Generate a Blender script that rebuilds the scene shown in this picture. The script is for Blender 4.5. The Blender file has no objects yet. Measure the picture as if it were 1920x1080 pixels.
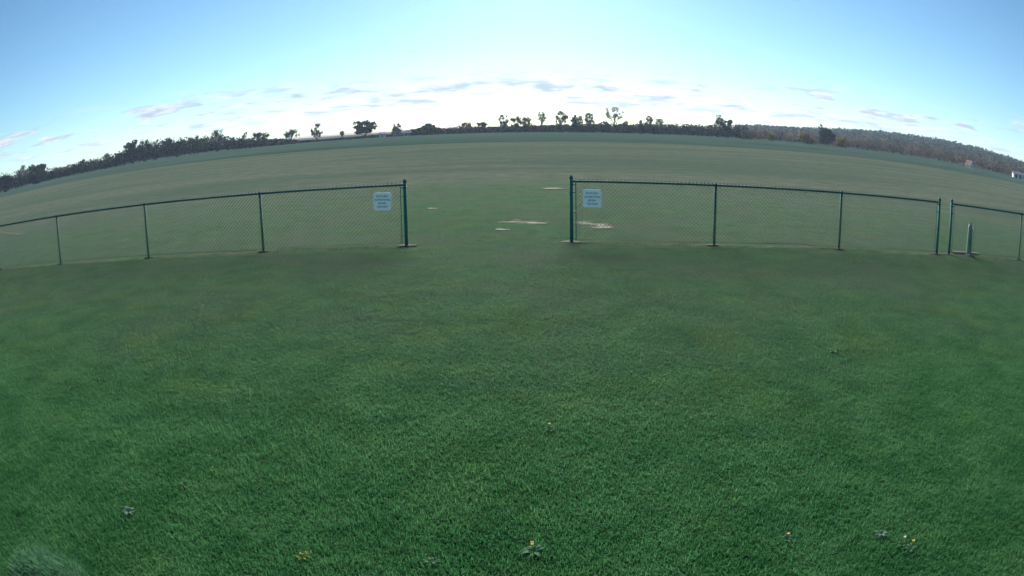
import bpy, bmesh, math, random
import numpy as np
from mathutils import Matrix, Vector

random.seed(11)
rng = np.random.default_rng(11)
scene = bpy.context.scene
COL = scene.collection

# ------------------------------------------------------------------ camera
# wide-angle surveillance lens, calibrated on the fence: r = F*(t + B*t^3)
F_PX, B_L, PITCH, ROLL, CAM_H = 1249.32, -0.13909, 0.24653, -0.01389, 2.2814
cam_d = bpy.data.cameras.new('camera')
cam = bpy.data.objects.new('camera', cam_d)
COL.objects.link(cam)
scene.camera = cam
scene.render.engine = 'CYCLES'
cam_d.type = 'PANO'
cam_d.panorama_type = 'FISHEYE_LENS_POLYNOMIAL'
cam_d.sensor_fit = 'HORIZONTAL'
cam_d.sensor_width = 36.0
_t = np.linspace(0.0, 1.08, 400)
_r = F_PX * (_t + B_L * _t**3) * 36.0 / 1920.0
_A = np.stack([_r, _r**2, _r**3, _r**4], 1)
_k = np.linalg.lstsq(_A, _t, rcond=None)[0]
cam_d.fisheye_fov = math.radians(170)
cam_d.fisheye_polynomial_k0 = 0.0
cam_d.fisheye_polynomial_k1 = -_k[0]
cam_d.fisheye_polynomial_k2 = -_k[1]
cam_d.fisheye_polynomial_k3 = -_k[2]
cam_d.fisheye_polynomial_k4 = -_k[3]
cam_d.clip_start = 0.05
cam_d.clip_end = 6000.0
FWD = np.array([0, math.cos(PITCH), -math.sin(PITCH)])
UP0 = np.array([0, math.sin(PITCH), math.cos(PITCH)])
RT0 = np.array([1.0, 0, 0])
RT = math.cos(ROLL) * RT0 + math.sin(ROLL) * UP0
UP = -math.sin(ROLL) * RT0 + math.cos(ROLL) * UP0
cam.matrix_world = Matrix((
    (RT[0], UP[0], -FWD[0], 0), (RT[1], UP[1], -FWD[1], 0),
    (RT[2], UP[2], -FWD[2], CAM_H), (0, 0, 0, 1)))

def ray(px, py):
    """direction of a pixel of the 1920x1080 photograph"""
    x, y = px - 960.0, 540.0 - py
    r = math.hypot(x, y)
    th = r / F_PX
    for _ in range(30):
        th = r / F_PX - B_L * th**3
    d = math.cos(th) * FWD
    if r > 0:
        d = d + math.sin(th) * (x / r * RT + y / r * UP)
    return d

def azel(px, py):
    d = ray(px, py)
    return math.atan2(d[0], d[1]), math.atan2(d[2], math.hypot(d[0], d[1]))

R_TREE = 330.0
def ground_z(x, y):
    r = np.hypot(x, y)
    t = np.clip((r - 18.0) / (R_TREE - 18.0), 0, 1)
    return -1.42 * t * (0.55 + 0.45 * t)

def on_ground(px, py):
    d = ray(px, py)
    z = 0.0
    for _ in range(40):
        s = (z - CAM_H) / d[2]
        z = float(ground_z(d[0] * s, d[1] * s))
    return d[0] * s, d[1] * s, z

# ------------------------------------------------------------------ world
SUN_AZ, SUN_EL = math.radians(2.0), math.radians(21.0)
EXPOSURE = 1.9
world = bpy.data.worlds.new('World')
scene.world = world
world.use_nodes = True
wn, wl = world.node_tree.nodes, world.node_tree.links
wn.clear()
w_out = wn.new('ShaderNodeOutputWorld')
w_bg = wn.new('ShaderNodeBackground')
w_bg.inputs['Strength'].default_value = 0.034
sky = wn.new('ShaderNodeTexSky')
sky.sky_type = 'NISHITA'
sky.sun_disc = False
sky.sun_elevation = SUN_EL
sky.sun_rotation = SUN_AZ
sky.altitude = 250
sky.air_density = 1.0
sky.dust_density = 0.2
sky.ozone_density = 4.0
# cloud band low over the horizon: a flat layer seen at a grazing angle
w_tc = wn.new('ShaderNodeTexCoord')
w_sep = wn.new('ShaderNodeSeparateXYZ')
wl.new(w_tc.outputs['Generated'], w_sep.inputs[0])
def wmath(op, a, b=None, c=None, clamp=False):
    n = wn.new('ShaderNodeMath'); n.operation = op; n.use_clamp = clamp
    for i, v in enumerate((a, b, c)):
        if v is None: continue
        if isinstance(v, (int, float)): n.inputs[i].default_value = v
        else: wl.new(v, n.inputs[i])
    return n.outputs[0]
def wsmooth(v, lo, hi):
    n = wn.new('ShaderNodeMapRange'); n.interpolation_type = 'SMOOTHSTEP'
    wl.new(v, n.inputs['Value'])
    n.inputs['From Min'].default_value = lo; n.inputs['From Max'].default_value = hi
    return n.outputs[0]
zc = wmath('MAXIMUM', w_sep.outputs['Z'], 0.0)
den = wmath('ADD', zc, 0.09)
w_cmb = wn.new('ShaderNodeCombineXYZ')
wl.new(wmath('DIVIDE', w_sep.outputs['X'], den), w_cmb.inputs[0])
wl.new(wmath('DIVIDE', w_sep.outputs['Y'], den), w_cmb.inputs[1])
def wnoise(scale, detail, rough, off, dist=0.0):
    m = wn.new('ShaderNodeMapping'); m.inputs['Location'].default_value = off
    wl.new(w_cmb.outputs[0], m.inputs[0])
    n = wn.new('ShaderNodeTexNoise'); n.inputs['Scale'].default_value = scale
    n.inputs['Detail'].default_value = detail; n.inputs['Roughness'].default_value = rough
    n.inputs['Distortion'].default_value = dist
    wl.new(m.outputs[0], n.inputs['Vector'])
    return n.outputs['Fac']
n1 = wnoise(1.7, 7, 0.56, (2.0, 9.0, 0), 0.25)
band = wmath('MULTIPLY', wsmooth(zc, 0.010, 0.035), wmath('SUBTRACT', 1.0, wsmooth(zc, 0.060, 0.095)))
n3 = wnoise(0.6, 2, 0.5, (5.2, 1.4, 0.0))
cover = wmath('MULTIPLY', wsmooth(wmath('ADD', n1, wmath('MULTIPLY', wmath('SUBTRACT', n3, 0.5), 0.75)), 0.47, 0.62), band)
n2 = wnoise(3.6, 5, 0.6, (13.1, 2.7, 0.6))
c_mix = wn.new('ShaderNodeMix'); c_mix.data_type = 'RGBA'
wl.new(wsmooth(n2, 0.38, 0.62), c_mix.inputs['Factor'])
c_mix.inputs['A'].default_value = (3.5, 3.95, 4.9, 1)
c_mix.inputs['B'].default_value = (7.4, 7.4, 7.4, 1)
s_mix = wn.new('ShaderNodeMix'); s_mix.data_type = 'RGBA'
wl.new(wmath('MULTIPLY', cover, 0.9), s_mix.inputs['Factor'])
s_tint = wn.new('ShaderNodeMix'); s_tint.data_type = 'RGBA'; s_tint.blend_type = 'MULTIPLY'
s_tint.inputs['Factor'].default_value = 1.0
wl.new(sky.outputs[0], s_tint.inputs['A']); s_tint.inputs['B'].default_value = (0.79, 1.0, 1.02, 1)
wl.new(s_tint.outputs['Result'], s_mix.inputs['A'])
wl.new(c_mix.outputs['Result'], s_mix.inputs['B'])
wl.new(s_mix.outputs['Result'], w_bg.inputs['Color'])
wl.new(w_bg.outputs[0], w_out.inputs['Surface'])

world.cycles.sampling_method = 'MANUAL'
world.cycles.sample_map_resolution = 512

sun_d = bpy.data.lights.new('sun', 'SUN')
sun_d.energy = 4.2
sun_d.angle = math.radians(42)
sun_d.color = (1.0, 0.93, 0.84)
sun = bpy.data.objects.new('sun', sun_d)
COL.objects.link(sun)
sdir = Vector((math.sin(SUN_AZ) * math.cos(SUN_EL), math.cos(SUN_AZ) * math.cos(SUN_EL), math.sin(SUN_EL)))
sun.rotation_euler = (-sdir).to_track_quat('-Z', 'Y').to_euler()
sun.location = (0, 30, 60)

cy = scene.cycles
cy.max_bounces = 4; cy.diffuse_bounces = 2; cy.glossy_bounces = 2; cy.transmission_bounces = 3
cy.transparent_max_bounces = 6; cy.volume_bounces = 0
cy.caustics_reflective = False; cy.caustics_refractive = False

vs = scene.view_settings
vs.view_transform = 'Standard'
vs.look = 'None'
vs.gamma = 1.0
vs.exposure = EXPOSURE
vs.use_curve_mapping = False

# ------------------------------------------------------------------ material helpers
class NT:
    def __init__(self, name):
        self.m = bpy.data.materials.new(name)
        self.m.use_nodes = True
        self.t = self.m.node_tree
        self.n, self.l = self.t.nodes, self.t.links
        self.n.clear()
        self.out = self.n.new('ShaderNodeOutputMaterial')
    def put(self, v, sock):
        if v is None: return
        if hasattr(v, 'is_output'): self.l.new(v, sock)
        else: sock.default_value = v
    def math(self, op, a, b=None, clamp=False):
        n = self.n.new('ShaderNodeMath'); n.operation = op; n.use_clamp = clamp
        self.put(a, n.inputs[0]); self.put(b, n.inputs[1])
        return n.outputs[0]
    def smooth(self, v, lo, hi):
        n = self.n.new('ShaderNodeMapRange'); n.interpolation_type = 'SMOOTHSTEP'
        self.put(v, n.inputs['Value'])
        n.inputs['From Min'].default_value = lo; n.inputs['From Max'].default_value = hi
        return n.outputs[0]
    def mix(self, f, a, b, blend='MIX'):
        n = self.n.new('ShaderNodeMix'); n.data_type = 'RGBA'; n.blend_type = blend
        self.put(f, n.inputs['Factor']); self.put(a, n.inputs['A']); self.put(b, n.inputs['B'])
        return n.outputs['Result']
    def pos(self):
        return self.n.new('ShaderNodeNewGeometry').outputs['Position']
    def objco(self):
        return self.n.new('ShaderNodeTexCoord').outputs['Object']
    def noise(self, vec, scale, detail=3, rough=0.5, stretch=None, off=(0, 0, 0), dist=0.0):
        m = self.n.new('ShaderNodeMapping')
        self.l.new(vec, m.inputs[0])
        m.inputs['Location'].default_value = off
        if stretch: m.inputs['Scale'].default_value = stretch
        n = self.n.new('ShaderNodeTexNoise')
        n.inputs['Scale'].default_value = scale; n.inputs['Detail'].default_value = detail
        n.inputs['Roughness'].default_value = rough; n.inputs['Distortion'].default_value = dist
        self.l.new(m.outputs[0], n.inputs['Vector'])
        return n.outputs['Fac']
    def bsdf(self, color, rough=0.6, spec=0.3, bump=None, bstr=0.3, bdist=0.02, metallic=0.0, coat=0.0):
        b = self.n.new('ShaderNodeBsdfPrincipled')
        self.put(color, b.inputs['Base Color']); self.put(rough, b.inputs['Roughness'])
        b.inputs['Specular IOR Level'].default_value = spec
        b.inputs['Metallic'].default_value = metallic
        b.inputs['Coat Weight'].default_value = coat
        if bump is not None:
            bn = self.n.new('ShaderNodeBump')
            bn.inputs['Strength'].default_value = bstr; bn.inputs['Distance'].default_value = bdist
            self.l.new(bump, bn.inputs['Height']); self.l.new(bn.outputs[0], b.inputs['Normal'])
        return b.outputs[0]
    def done(self, sh):
        self.l.new(sh, self.out.inputs['Surface'])
        return self.m

def c4(r, g, b): return (r, g, b, 1.0)

def simple(name, col, rough=0.6, spec=0.3, var=0.25, scale=6.0, metallic=0.0):
    t = NT(name)
    f = t.noise(t.objco(), scale, 4, 0.6)
    dk = c4(*[c * (1 - var) for c in col]); lt = c4(*[min(1, c * (1 + var)) for c in col])
    return t.done(t.bsdf(t.mix(t.smooth(f, 0.3, 0.7), dk, lt), rough, spec, metallic=metallic))

# ------------------------------------------------------------------ mesh helpers
def link(name, me, mat=None, parent=None):
    o = bpy.data.objects.new(name, me)
    COL.objects.link(o)
    if mat is not None and me is not None and not me.materials: me.materials.append(mat)
    if parent is not None: o.parent = parent
    return o

def tag(o, label=None, cat=None, group=None, kind=None):
    if label: o['label'] = label
    if cat: o['category'] = cat
    if group: o['group'] = group
    if kind: o['kind'] = kind
    return o

def empty(name, loc, rz=0.0):
    o = bpy.data.objects.new(name, None)
    COL.objects.link(o)
    o.location = loc; o.rotation_euler = (0, 0, rz)
    o.empty_display_size = 0.2
    return o

class MB:
    """collects vertices and faces for one mesh"""
    def __init__(self): self.v = []; self.f = []
    def add(self, vs, fs):
        b = len(self.v)
        self.v.extend([tuple(map(float, p)) for p in vs]); self.f.extend([tuple(i + b for i in f) for f in fs])
    def tube(self, p, q, r0, r1=None, n=6, cap=True):
        r1 = r0 if r1 is None else r1
        p = np.asarray(p, float); q = np.asarray(q, float)
        d = q - p; L = np.linalg.norm(d)
        if L < 1e-6: return
        d /= L
        a = np.array([0, 0, 1.0]) if abs(d[2]) < 0.9 else np.array([1.0, 0, 0])
        u = np.cross(d, a); u /= np.linalg.norm(u); w = np.cross(d, u)
        vs = []
        for c, r in ((p, r0), (q, r1)):
            for i in range(n):
                t = 2 * math.pi * i / n
                vs.append(c + r * (math.cos(t) * u + math.sin(t) * w))
        fs = [(i, i + n, (i + 1) % n + n, (i + 1) % n) for i in range(n)]
        if cap: fs += [tuple(range(n)), tuple(range(2 * n - 1, n - 1, -1))]
        self.add(vs, fs)
    def box(self, lo, hi):
        x0, y0, z0 = lo; x1, y1, z1 = hi
        self.add([(x0, y0, z0), (x1, y0, z0), (x1, y1, z0), (x0, y1, z0), (x0, y0, z1), (x1, y0, z1), (x1, y1, z1), (x0, y1, z1)],
                 [(3, 2, 1, 0), (4, 5, 6, 7), (0, 1, 5, 4), (1, 2, 6, 5), (2, 3, 7, 6), (3, 0, 4, 7)])
    def lathe(self, prof, n=12, c=(0, 0, 0)):
        vs, fs = [], []
        for r, z in prof:
            for i in range(n):
                t = 2 * math.pi * i / n
                vs.append((c[0] + r * math.cos(t), c[1] + r * math.sin(t), c[2] + z))
        for k in range(len(prof) - 1):
            for i in range(n):
                j = (i + 1) % n
                fs.append((k * n + i, k * n + j, (k + 1) * n + j, (k + 1) * n + i))
        fs.append(tuple(range(n - 1, -1, -1))); b = (len(prof) - 1) * n
        fs.append(tuple(range(b, b + n)))
        self.add(vs, fs)
    def mesh(self, name, smooth=False):
        me = bpy.data.meshes.new(name)
        me.from_pydata(self.v, [], self.f)
        if smooth: me.polygons.foreach_set('use_smooth', [True] * len(me.polygons))
        me.update()
        return me
    def build(self, name, mat, parent=None, smooth=False):
        return link(name, self.mesh(name, smooth), mat, parent)

def quads_mesh(name, V, nv=4):
    """V: (N,nv,3) array -> mesh of N separate polygons"""
    N = len(V)
    me = bpy.data.meshes.new(name)
    me.vertices.add(N * nv); me.vertices.foreach_set('co', V.reshape(-1).astype(np.float32))
    me.loops.add(N * nv); me.loops.foreach_set('vertex_index', np.arange(N * nv, dtype=np.int32))
    me.polygons.add(N)
    me.polygons.foreach_set('loop_start', np.arange(0, N * nv, nv, dtype=np.int32))
    me.polygons.foreach_set('loop_total', np.full(N, nv, dtype=np.int32))
    me.update(calc_edges=True)
    return me

def leaf_cards(C, size, r=rng, flat=0.0):
    """four-cornered leaf clumps at centres C (N,3), half-size array"""
    N = len(C)
    u = r.normal(size=(N, 3)); u /= np.linalg.norm(u, axis=1, keepdims=True)
    w = r.normal(size=(N, 3)); w -= (w * u).sum(1, keepdims=True) * u; w /= np.linalg.norm(w, axis=1, keepdims=True)
    s = np.asarray(size).reshape(-1, 1)
    a = r.uniform(0.5, 1.0, (N, 1))
    return np.stack([C - s * u, C - s * a * w * 0.8, C + s * u * r.uniform(0.6, 1.1, (N, 1)), C + s * w * 0.7], 1)

# ------------------------------------------------------------------ fence lines
YL, DL, YR, DR = 0.04814, 12.5638, -0.10571, 12.6422
def line_hit(px, py, D, yaw):
    """distance along a fence line at the azimuth of a pixel"""
    d = ray(px, py)
    # t*(cos,sin)+(0,D) = s*(dx,dy)
    A = np.array([[math.cos(yaw), -d[0]], [math.sin(yaw), -d[1]]])
    return float(np.linalg.solve(A, np.array([0, -D]))[0])
def line_pt(D, yaw, t): return np.array([math.cos(yaw) * t, D + math.sin(yaw) * t, 0.0])
tL = [line_hit(x, y, DL, YL) for x, y in ((763, 464), (493, 472), (279, 483), (114, 495))]
tL.append(tL[-1] - 3.0)
tR = [line_hit(x, y, DR, YR) for x, y in ((1071, 459), (1340, 459), (1573, 467), (1755, 476))]
tF = [line_hit(x, y, DR, YR) for x, y in ((1778, 478), (1911, 490))]
tF.append(tF[-1] + 3.0)
XL_END = line_pt(DL, YL, tL[0])[0]; XR_END = line_pt(DR, YR, tR[0])[0]

# ------------------------------------------------------------------ turf colour (shared by soil sheet and blades)
def turf_color(t, blade):
    P = t.pos()
    sp = t.n.new('ShaderNodeSeparateXYZ'); t.l.new(P, sp.inputs[0])
    X, Y = sp.outputs['X'], sp.outputs['Y']
    flat = t.n.new('ShaderNodeCombineXYZ'); t.l.new(X, flat.inputs[0]); t.l.new(Y, flat.inputs[1])
    Pf = flat.outputs[0]
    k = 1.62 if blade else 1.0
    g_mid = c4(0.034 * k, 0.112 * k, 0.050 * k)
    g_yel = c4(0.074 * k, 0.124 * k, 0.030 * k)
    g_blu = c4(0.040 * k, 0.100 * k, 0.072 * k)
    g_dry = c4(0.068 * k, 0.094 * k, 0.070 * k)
    a = t.noise(Pf, 0.9, 4, 0.6, off=(4, 1, 0))
    b = t.noise(Pf, 2.3, 4, 0.6, off=(9, 5, 0))
    col = t.mix(t.smooth(a, 0.48, 0.68), g_mid, g_yel)
    col = t.mix(t.smooth(b, 0.52, 0.70), col, g_blu)
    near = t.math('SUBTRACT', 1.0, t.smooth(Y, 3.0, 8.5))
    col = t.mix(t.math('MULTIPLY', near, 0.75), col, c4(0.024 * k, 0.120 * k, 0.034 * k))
    mot = t.noise(Pf, 1.6, 5, 0.65, off=(21, 3, 0))
    col = t.mix(0.55, col, t.mix(t.smooth(mot, 0.34, 0.66), c4(0.018 * k, 0.074 * k, 0.028 * k), c4(0.058 * k, 0.142 * k, 0.056 * k)))
    # dry thatch, more of it away from the camera
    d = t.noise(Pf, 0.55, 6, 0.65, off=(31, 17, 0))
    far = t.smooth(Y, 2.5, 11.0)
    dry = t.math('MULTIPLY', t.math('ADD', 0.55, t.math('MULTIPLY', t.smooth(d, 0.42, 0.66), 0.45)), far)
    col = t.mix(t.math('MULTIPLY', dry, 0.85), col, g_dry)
    if not blade:
        # mown field beyond the fence: paler, drier, with mowing streaks across
        s1 = t.noise(Pf, 1.0, 5, 0.6, stretch=(0.030, 0.16, 1), off=(3, 8, 0), dist=0.6)
        s2 = t.noise(Pf, 1.0, 4, 0.6, stretch=(0.15, 1.3, 1), off=(13, 18, 0))
        fcol = t.mix(t.smooth(s1, 0.34, 0.66), c4(0.064, 0.092, 0.074), c4(0.100, 0.116, 0.092))
        fcol = t.mix(t.math('MULTIPLY', t.smooth(s2, 0.5, 0.72), 0.6), fcol, c4(0.056, 0.082, 0.064))
        fn = t.noise(Pf, 2.2, 5, 0.75, stretch=(0.4, 1, 1))
        fcol = t.mix(t.smooth(fn, 0.40, 0.62), fcol, t.mix(0.6, fcol, c4(0.042, 0.066, 0.048)))
        wob = t.math('MULTIPLY', t.math('SUBTRACT', t.noise(Pf, 0.25, 2), 0.5), 10.0)
        col = t.mix(t.smooth(t.math('ADD', Y, wob), 9.0, 26.0), col, fcol)
    if blade: return col, P, Pf
    # strip kept bare under the fence
    def fence_strip(D, yaw, x0, x1):
        e = t.math('ABSOLUTE', t.math('SUBTRACT', t.math('SUBTRACT', Y, D), t.math('MULTIPLY', X, math.tan(yaw))))
        wn_ = t.noise(Pf, 3.0, 4, 0.6, off=(2, 2, 0))
        e = t.math('ADD', e, t.math('MULTIPLY', t.math('SUBTRACT', wn_, 0.5), 0.35))
        m = t.math('SUBTRACT', 1.0, t.smooth(e, 0.10, 0.22))
        gate = t.math('MULTIPLY', t.smooth(X, x0 - 0.3, x0 + 0.1), t.math('SUBTRACT', 1.0, t.smooth(X, x1 - 0.1, x1 + 0.3)))
        return t.math('MULTIPLY', m, gate)
    st = t.math('MAXIMUM', fence_strip(DL, YL, -40, XL_END + 0.25), fence_strip(DR, YR, XR_END - 0.2, 40))
    sc = t.noise(Pf, 4.0, 5, 0.7, stretch=(0.5, 1, 1), off=(7, 3, 0))
    strip = t.mix(t.smooth(sc, 0.42, 0.6), c4(0.030, 0.032, 0.026), c4(0.135, 0.125, 0.085))
    col = t.mix(t.math('MULTIPLY', st, 0.75), col, strip)
    return col, P, Pf

def mat_ground():
    t = NT('turf_ground')
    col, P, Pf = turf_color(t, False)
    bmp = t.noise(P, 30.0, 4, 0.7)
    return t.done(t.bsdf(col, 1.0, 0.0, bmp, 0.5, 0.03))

def mat_blade():
    t = NT('grass_blade')
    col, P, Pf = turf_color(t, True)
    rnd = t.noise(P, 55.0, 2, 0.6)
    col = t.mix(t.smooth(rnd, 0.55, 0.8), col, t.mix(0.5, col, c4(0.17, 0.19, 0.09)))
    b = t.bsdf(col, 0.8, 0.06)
    tr = t.n.new('ShaderNodeBsdfTranslucent'); t.put(col, tr.inputs['Color'])
    mx = t.n.new('ShaderNodeMixShader'); mx.inputs[0].default_value = 0.4
    t.l.new(b, mx.inputs[1]); t.l.new(tr.outputs[0], mx.inputs[2])
    return t.done(mx.outputs[0])

def mat_crop():
    t = NT('crop_green')
    P = t.pos()
    a = t.noise(P, 1.0, 4, 0.6, stretch=(0.02, 0.10, 1))
    b = t.noise(P, 1.0, 4, 0.65, stretch=(0.10, 0.9, 1), off=(5, 5, 0))
    col = t.mix(t.smooth(a, 0.35, 0.65), c4(0.032, 0.064, 0.054), c4(0.048, 0.078, 0.068))
    col = t.mix(t.math('MULTIPLY', t.smooth(b, 0.45, 0.7), 0.5), col, c4(0.058, 0.080, 0.062))
    return t.done(t.bsdf(col, 1.0, 0.0, t.noise(P, 3.0, 4, 0.7), 0.6, 0.2))

M_GROUND, M_BLADE, M_CROP = mat_ground(), mat_blade(), mat_crop()

# ------------------------------------------------------------------ ground sheets
def polar_sheet(radii, a0, a1, na, zoff=0.0, wrap=False):
    az = np.linspace(a0, a1, na)
    V = []
    for r in radii:
        x, y = r * np.sin(az), r * np.cos(az)
        V.append(np.stack([x, y, ground_z(x, y) + zoff], 1))
    V = np.concatenate(V); F = []
    for i in range(len(radii) - 1):
        for j in range(na - 1):
            a = i * na + j
            F.append((a, a + 1, a + na + 1, a + na))
    return V, F
radii = np.concatenate([[0.01], np.linspace(1, 20, 20), np.geomspace(22, 400, 40), [500, 700, 1000, 1500, 2200, 3500]])
V, Fc = polar_sheet(radii, -math.pi, math.pi, 121)
mb = MB(); mb.v = [tuple(p) for p in V]; mb.f = [f[::-1] for f in Fc]
g = mb.build('ground', M_GROUND, smooth=True)
tag(g, 'mown green lawn running out into the wide flat flying field', kind='structure')

# green crop strip between the mown field and the trees (its near edge is a straight line)
def crop_edge(x): return 99.0 - 0.03 * x
xs = np.linspace(-420, 420, 85); mb = MB(); rows = 16
pts = []
for k in range(rows):
    for x in xs:
        y0 = crop_edge(x) + 0.5 * math.sin(x * 0.13)
        y = y0 + (520 - y0) * (k / (rows - 1)) ** 2
        pts.append((x, y, float(ground_z(x, y)) + (0.01 if k == 0 else 0.10)))
n = len(xs)
mb.add(pts, [(k * n + i, k * n + i + 1, (k + 1) * n + i + 1, (k + 1) * n + i) for k in range(rows - 1) for i in range(n - 1)])
tag(mb.build('crop_field', M_CROP, smooth=True), 'darker green strip of crop along the far edge of the field', kind='structure')

# ------------------------------------------------------------------ worn dirt in the field
def mat_dirt():
    t = NT('pale_dirt')
    P = t.pos()
    a = t.noise(P, 6.0, 5, 0.7)
    col = t.mix(t.smooth(a, 0.3, 0.7), c4(0.085, 0.09, 0.068), c4(0.17, 0.162, 0.13))
    b = t.bsdf(col, 0.95, 0.1, a, 0.5, 0.03)
    # grass growing through the edges of the worn spot
    vc = t.n.new('ShaderNodeVertexColor'); vc.layer_name = 'wear'
    g2 = t.noise(P, 3.0, 6, 0.75, stretch=(0.4, 1, 1))
    f = t.smooth(t.math('ADD', t.math('MULTIPLY', vc.outputs['Color'], 0.9), t.math('SUBTRACT', g2, 1.27)), 0.0, 0.26)
    tr = t.n.new('ShaderNodeBsdfTransparent')
    mx = t.n.new('ShaderNodeMixShader'); t.l.new(f, mx.inputs[0])
    t.l.new(tr.outputs[0], mx.inputs[1]); t.l.new(b, mx.inputs[2])
    return t.done(mx.outputs[0])
M_DIRT = mat_dirt()
def dirt_patch(poly, label, lift=0.028):
    """a worn streak following pixels of the photograph laid on the ground: list of (px, py, halfwidth m)"""
    P = [np.array(on_ground(px, py)) for px, py, _ in poly]
    W = [w for _, _, w in poly]
    Q, Wq = [], []
    for i in range(len(P) - 1):
        for k in range(6):
            s = k / 6; Q.append(P[i] * (1 - s) + P[i + 1] * s); Wq.append(W[i] * (1 - s) + W[i + 1] * s)
    Q.append(P[-1]); Wq.append(W[-1])
    mb = MB(); cols = 7; vs = []; wear = []
    for i, (q, w) in enumerate(zip(Q, Wq)):
        d = Q[min(i + 1, len(Q) - 1)] - Q[max(i - 1, 0)]; d[2] = 0; d /= np.linalg.norm(d) + 1e-9
        nrm = np.array([-d[1], d[0], 0]); endf = min(1, min(i, len(Q) - 1 - i) / 3.0)
        for c in range(cols):
            s = c / (cols - 1) * 2 - 1
            p = q + nrm * s * w * random.uniform(0.85, 1.15)
            vs.append((p[0], p[1], float(ground_z(p[0], p[1])) + lift)); wear.append((1 - s * s) * endf)
    mb.add(vs, [(i * cols + c, i * cols + c + 1, (i + 1) * cols + c + 1, (i + 1) * cols + c) for i in range(len(Q) - 1) for c in range(cols - 1)])
    o = mb.build('dirt_patch', M_DIRT)
    at = o.data.color_attributes.new('wear', 'FLOAT_COLOR', 'POINT')
    for i, w in enumerate(wear): at.data[i].color = (w, w, w, 1)
    tag(o, label, kind='structure')
dirt_patch([(915, 417, .5), (960, 419, .8), (1000, 421, .7), (1045, 423, .4)], 'long pale worn streak of dirt beyond the fence opening')
dirt_patch([(920, 432, .15), (945, 434, .22), (968, 433, .15)], 'faint worn dirt streak just nearer than the long pale one')
dirt_patch([(1012, 357, .9), (1036, 355, 1.3), (1064, 353, .7)], 'pale worn patch farthest out beyond the fence opening')
dirt_patch([(796, 392, .2), (812, 393, .28), (830, 394, .2)], 'small pale dash of dirt beside the left gate post')
dirt_patch([(1080, 415, .5), (1105, 422, .8), (1130, 428, .8), (1160, 431, .4)], 'worn dirt behind the mesh under the right sign')
dirt_patch([(-25, 442, .5), (10, 438, .8), (30, 439, .9), (46, 445, .6)], 'pale curved worn patch behind the far left mesh')
dirt_patch([(1795, 476, .12), (1812, 480, .25), (1840, 484, .2)], 'bare soil round the base of the green post')

# ------------------------------------------------------------------ grass blades (uncountable): patches of blades spread over the lawn
def value_noise(x, y, s, seed):
    r = np.random.default_rng(seed); G = r.uniform(0, 1, (64, 64))
    u, v = x / s + 100.3, y / s + 100.7
    i, j = np.floor(u).astype(int), np.floor(v).astype(int); fu, fv = u - i, v - j
    fu = fu * fu * (3 - 2 * fu); fv = fv * fv * (3 - 2 * fv)
    g_ = lambda a, b: G[a % 64, b % 64]
    return (g_(i, j) * (1 - fu) + g_(i + 1, j) * fu) * (1 - fv) + (g_(i, j + 1) * (1 - fu) + g_(i + 1, j + 1) * fu) * fv

def blade_patch(name, nb, rad, h0, h1, w0, w1, lean, r):
    base = np.stack([r.uniform(-rad, rad, nb), r.uniform(-rad, rad, nb), np.full(nb, -0.004)], 1)
    h = r.uniform(h0, h1, nb) * np.where(r.uniform(0, 1, nb) < .05, 1.5, 1.0) * (0.85 + 0.3 * value_noise(base[:, 0], base[:, 1], 0.06, int(r.integers(1000)))); w = r.uniform(w0, w1, nb)
    la = r.uniform(0, 2 * math.pi, nb); ln = np.abs(r.normal(0, lean, nb)) * h
    dirn = np.stack([np.cos(la), np.sin(la), 0 * la], 1); side = np.stack([-np.sin(la + .4), np.cos(la + .4), 0 * la], 1)
    mid = base + dirn * (ln * .35)[:, None]; mid[:, 2] += h * .58
    tip = base + dirn * ln[:, None]; tip[:, 2] += h * (1 - .25 * np.clip(ln / h, 0, 1.5))
    sw = side * w[:, None]
    # one quad and one tip triangle written as a five-sided strip: two polygons
    Q = np.stack([base - sw * .9, base + sw * .9, mid + sw, mid - sw], 1)
    T = np.stack([mid - sw, mid + sw, tip], 1)
    vs = np.concatenate([Q.reshape(-1, 3), T.reshape(-1, 3)])
    fs = [tuple(range(4 * i, 4 * i + 4)) for i in range(nb)] + [tuple(range(4 * nb + 3 * i, 4 * nb + 3 * i + 3)) for i in range(nb)]
    me = bpy.data.meshes.new(name); me.from_pydata(vs.tolist(), [], fs)
    me.materials.append(M_BLADE); me.update()
    return bpy.data.objects.new(name, me)

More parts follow.
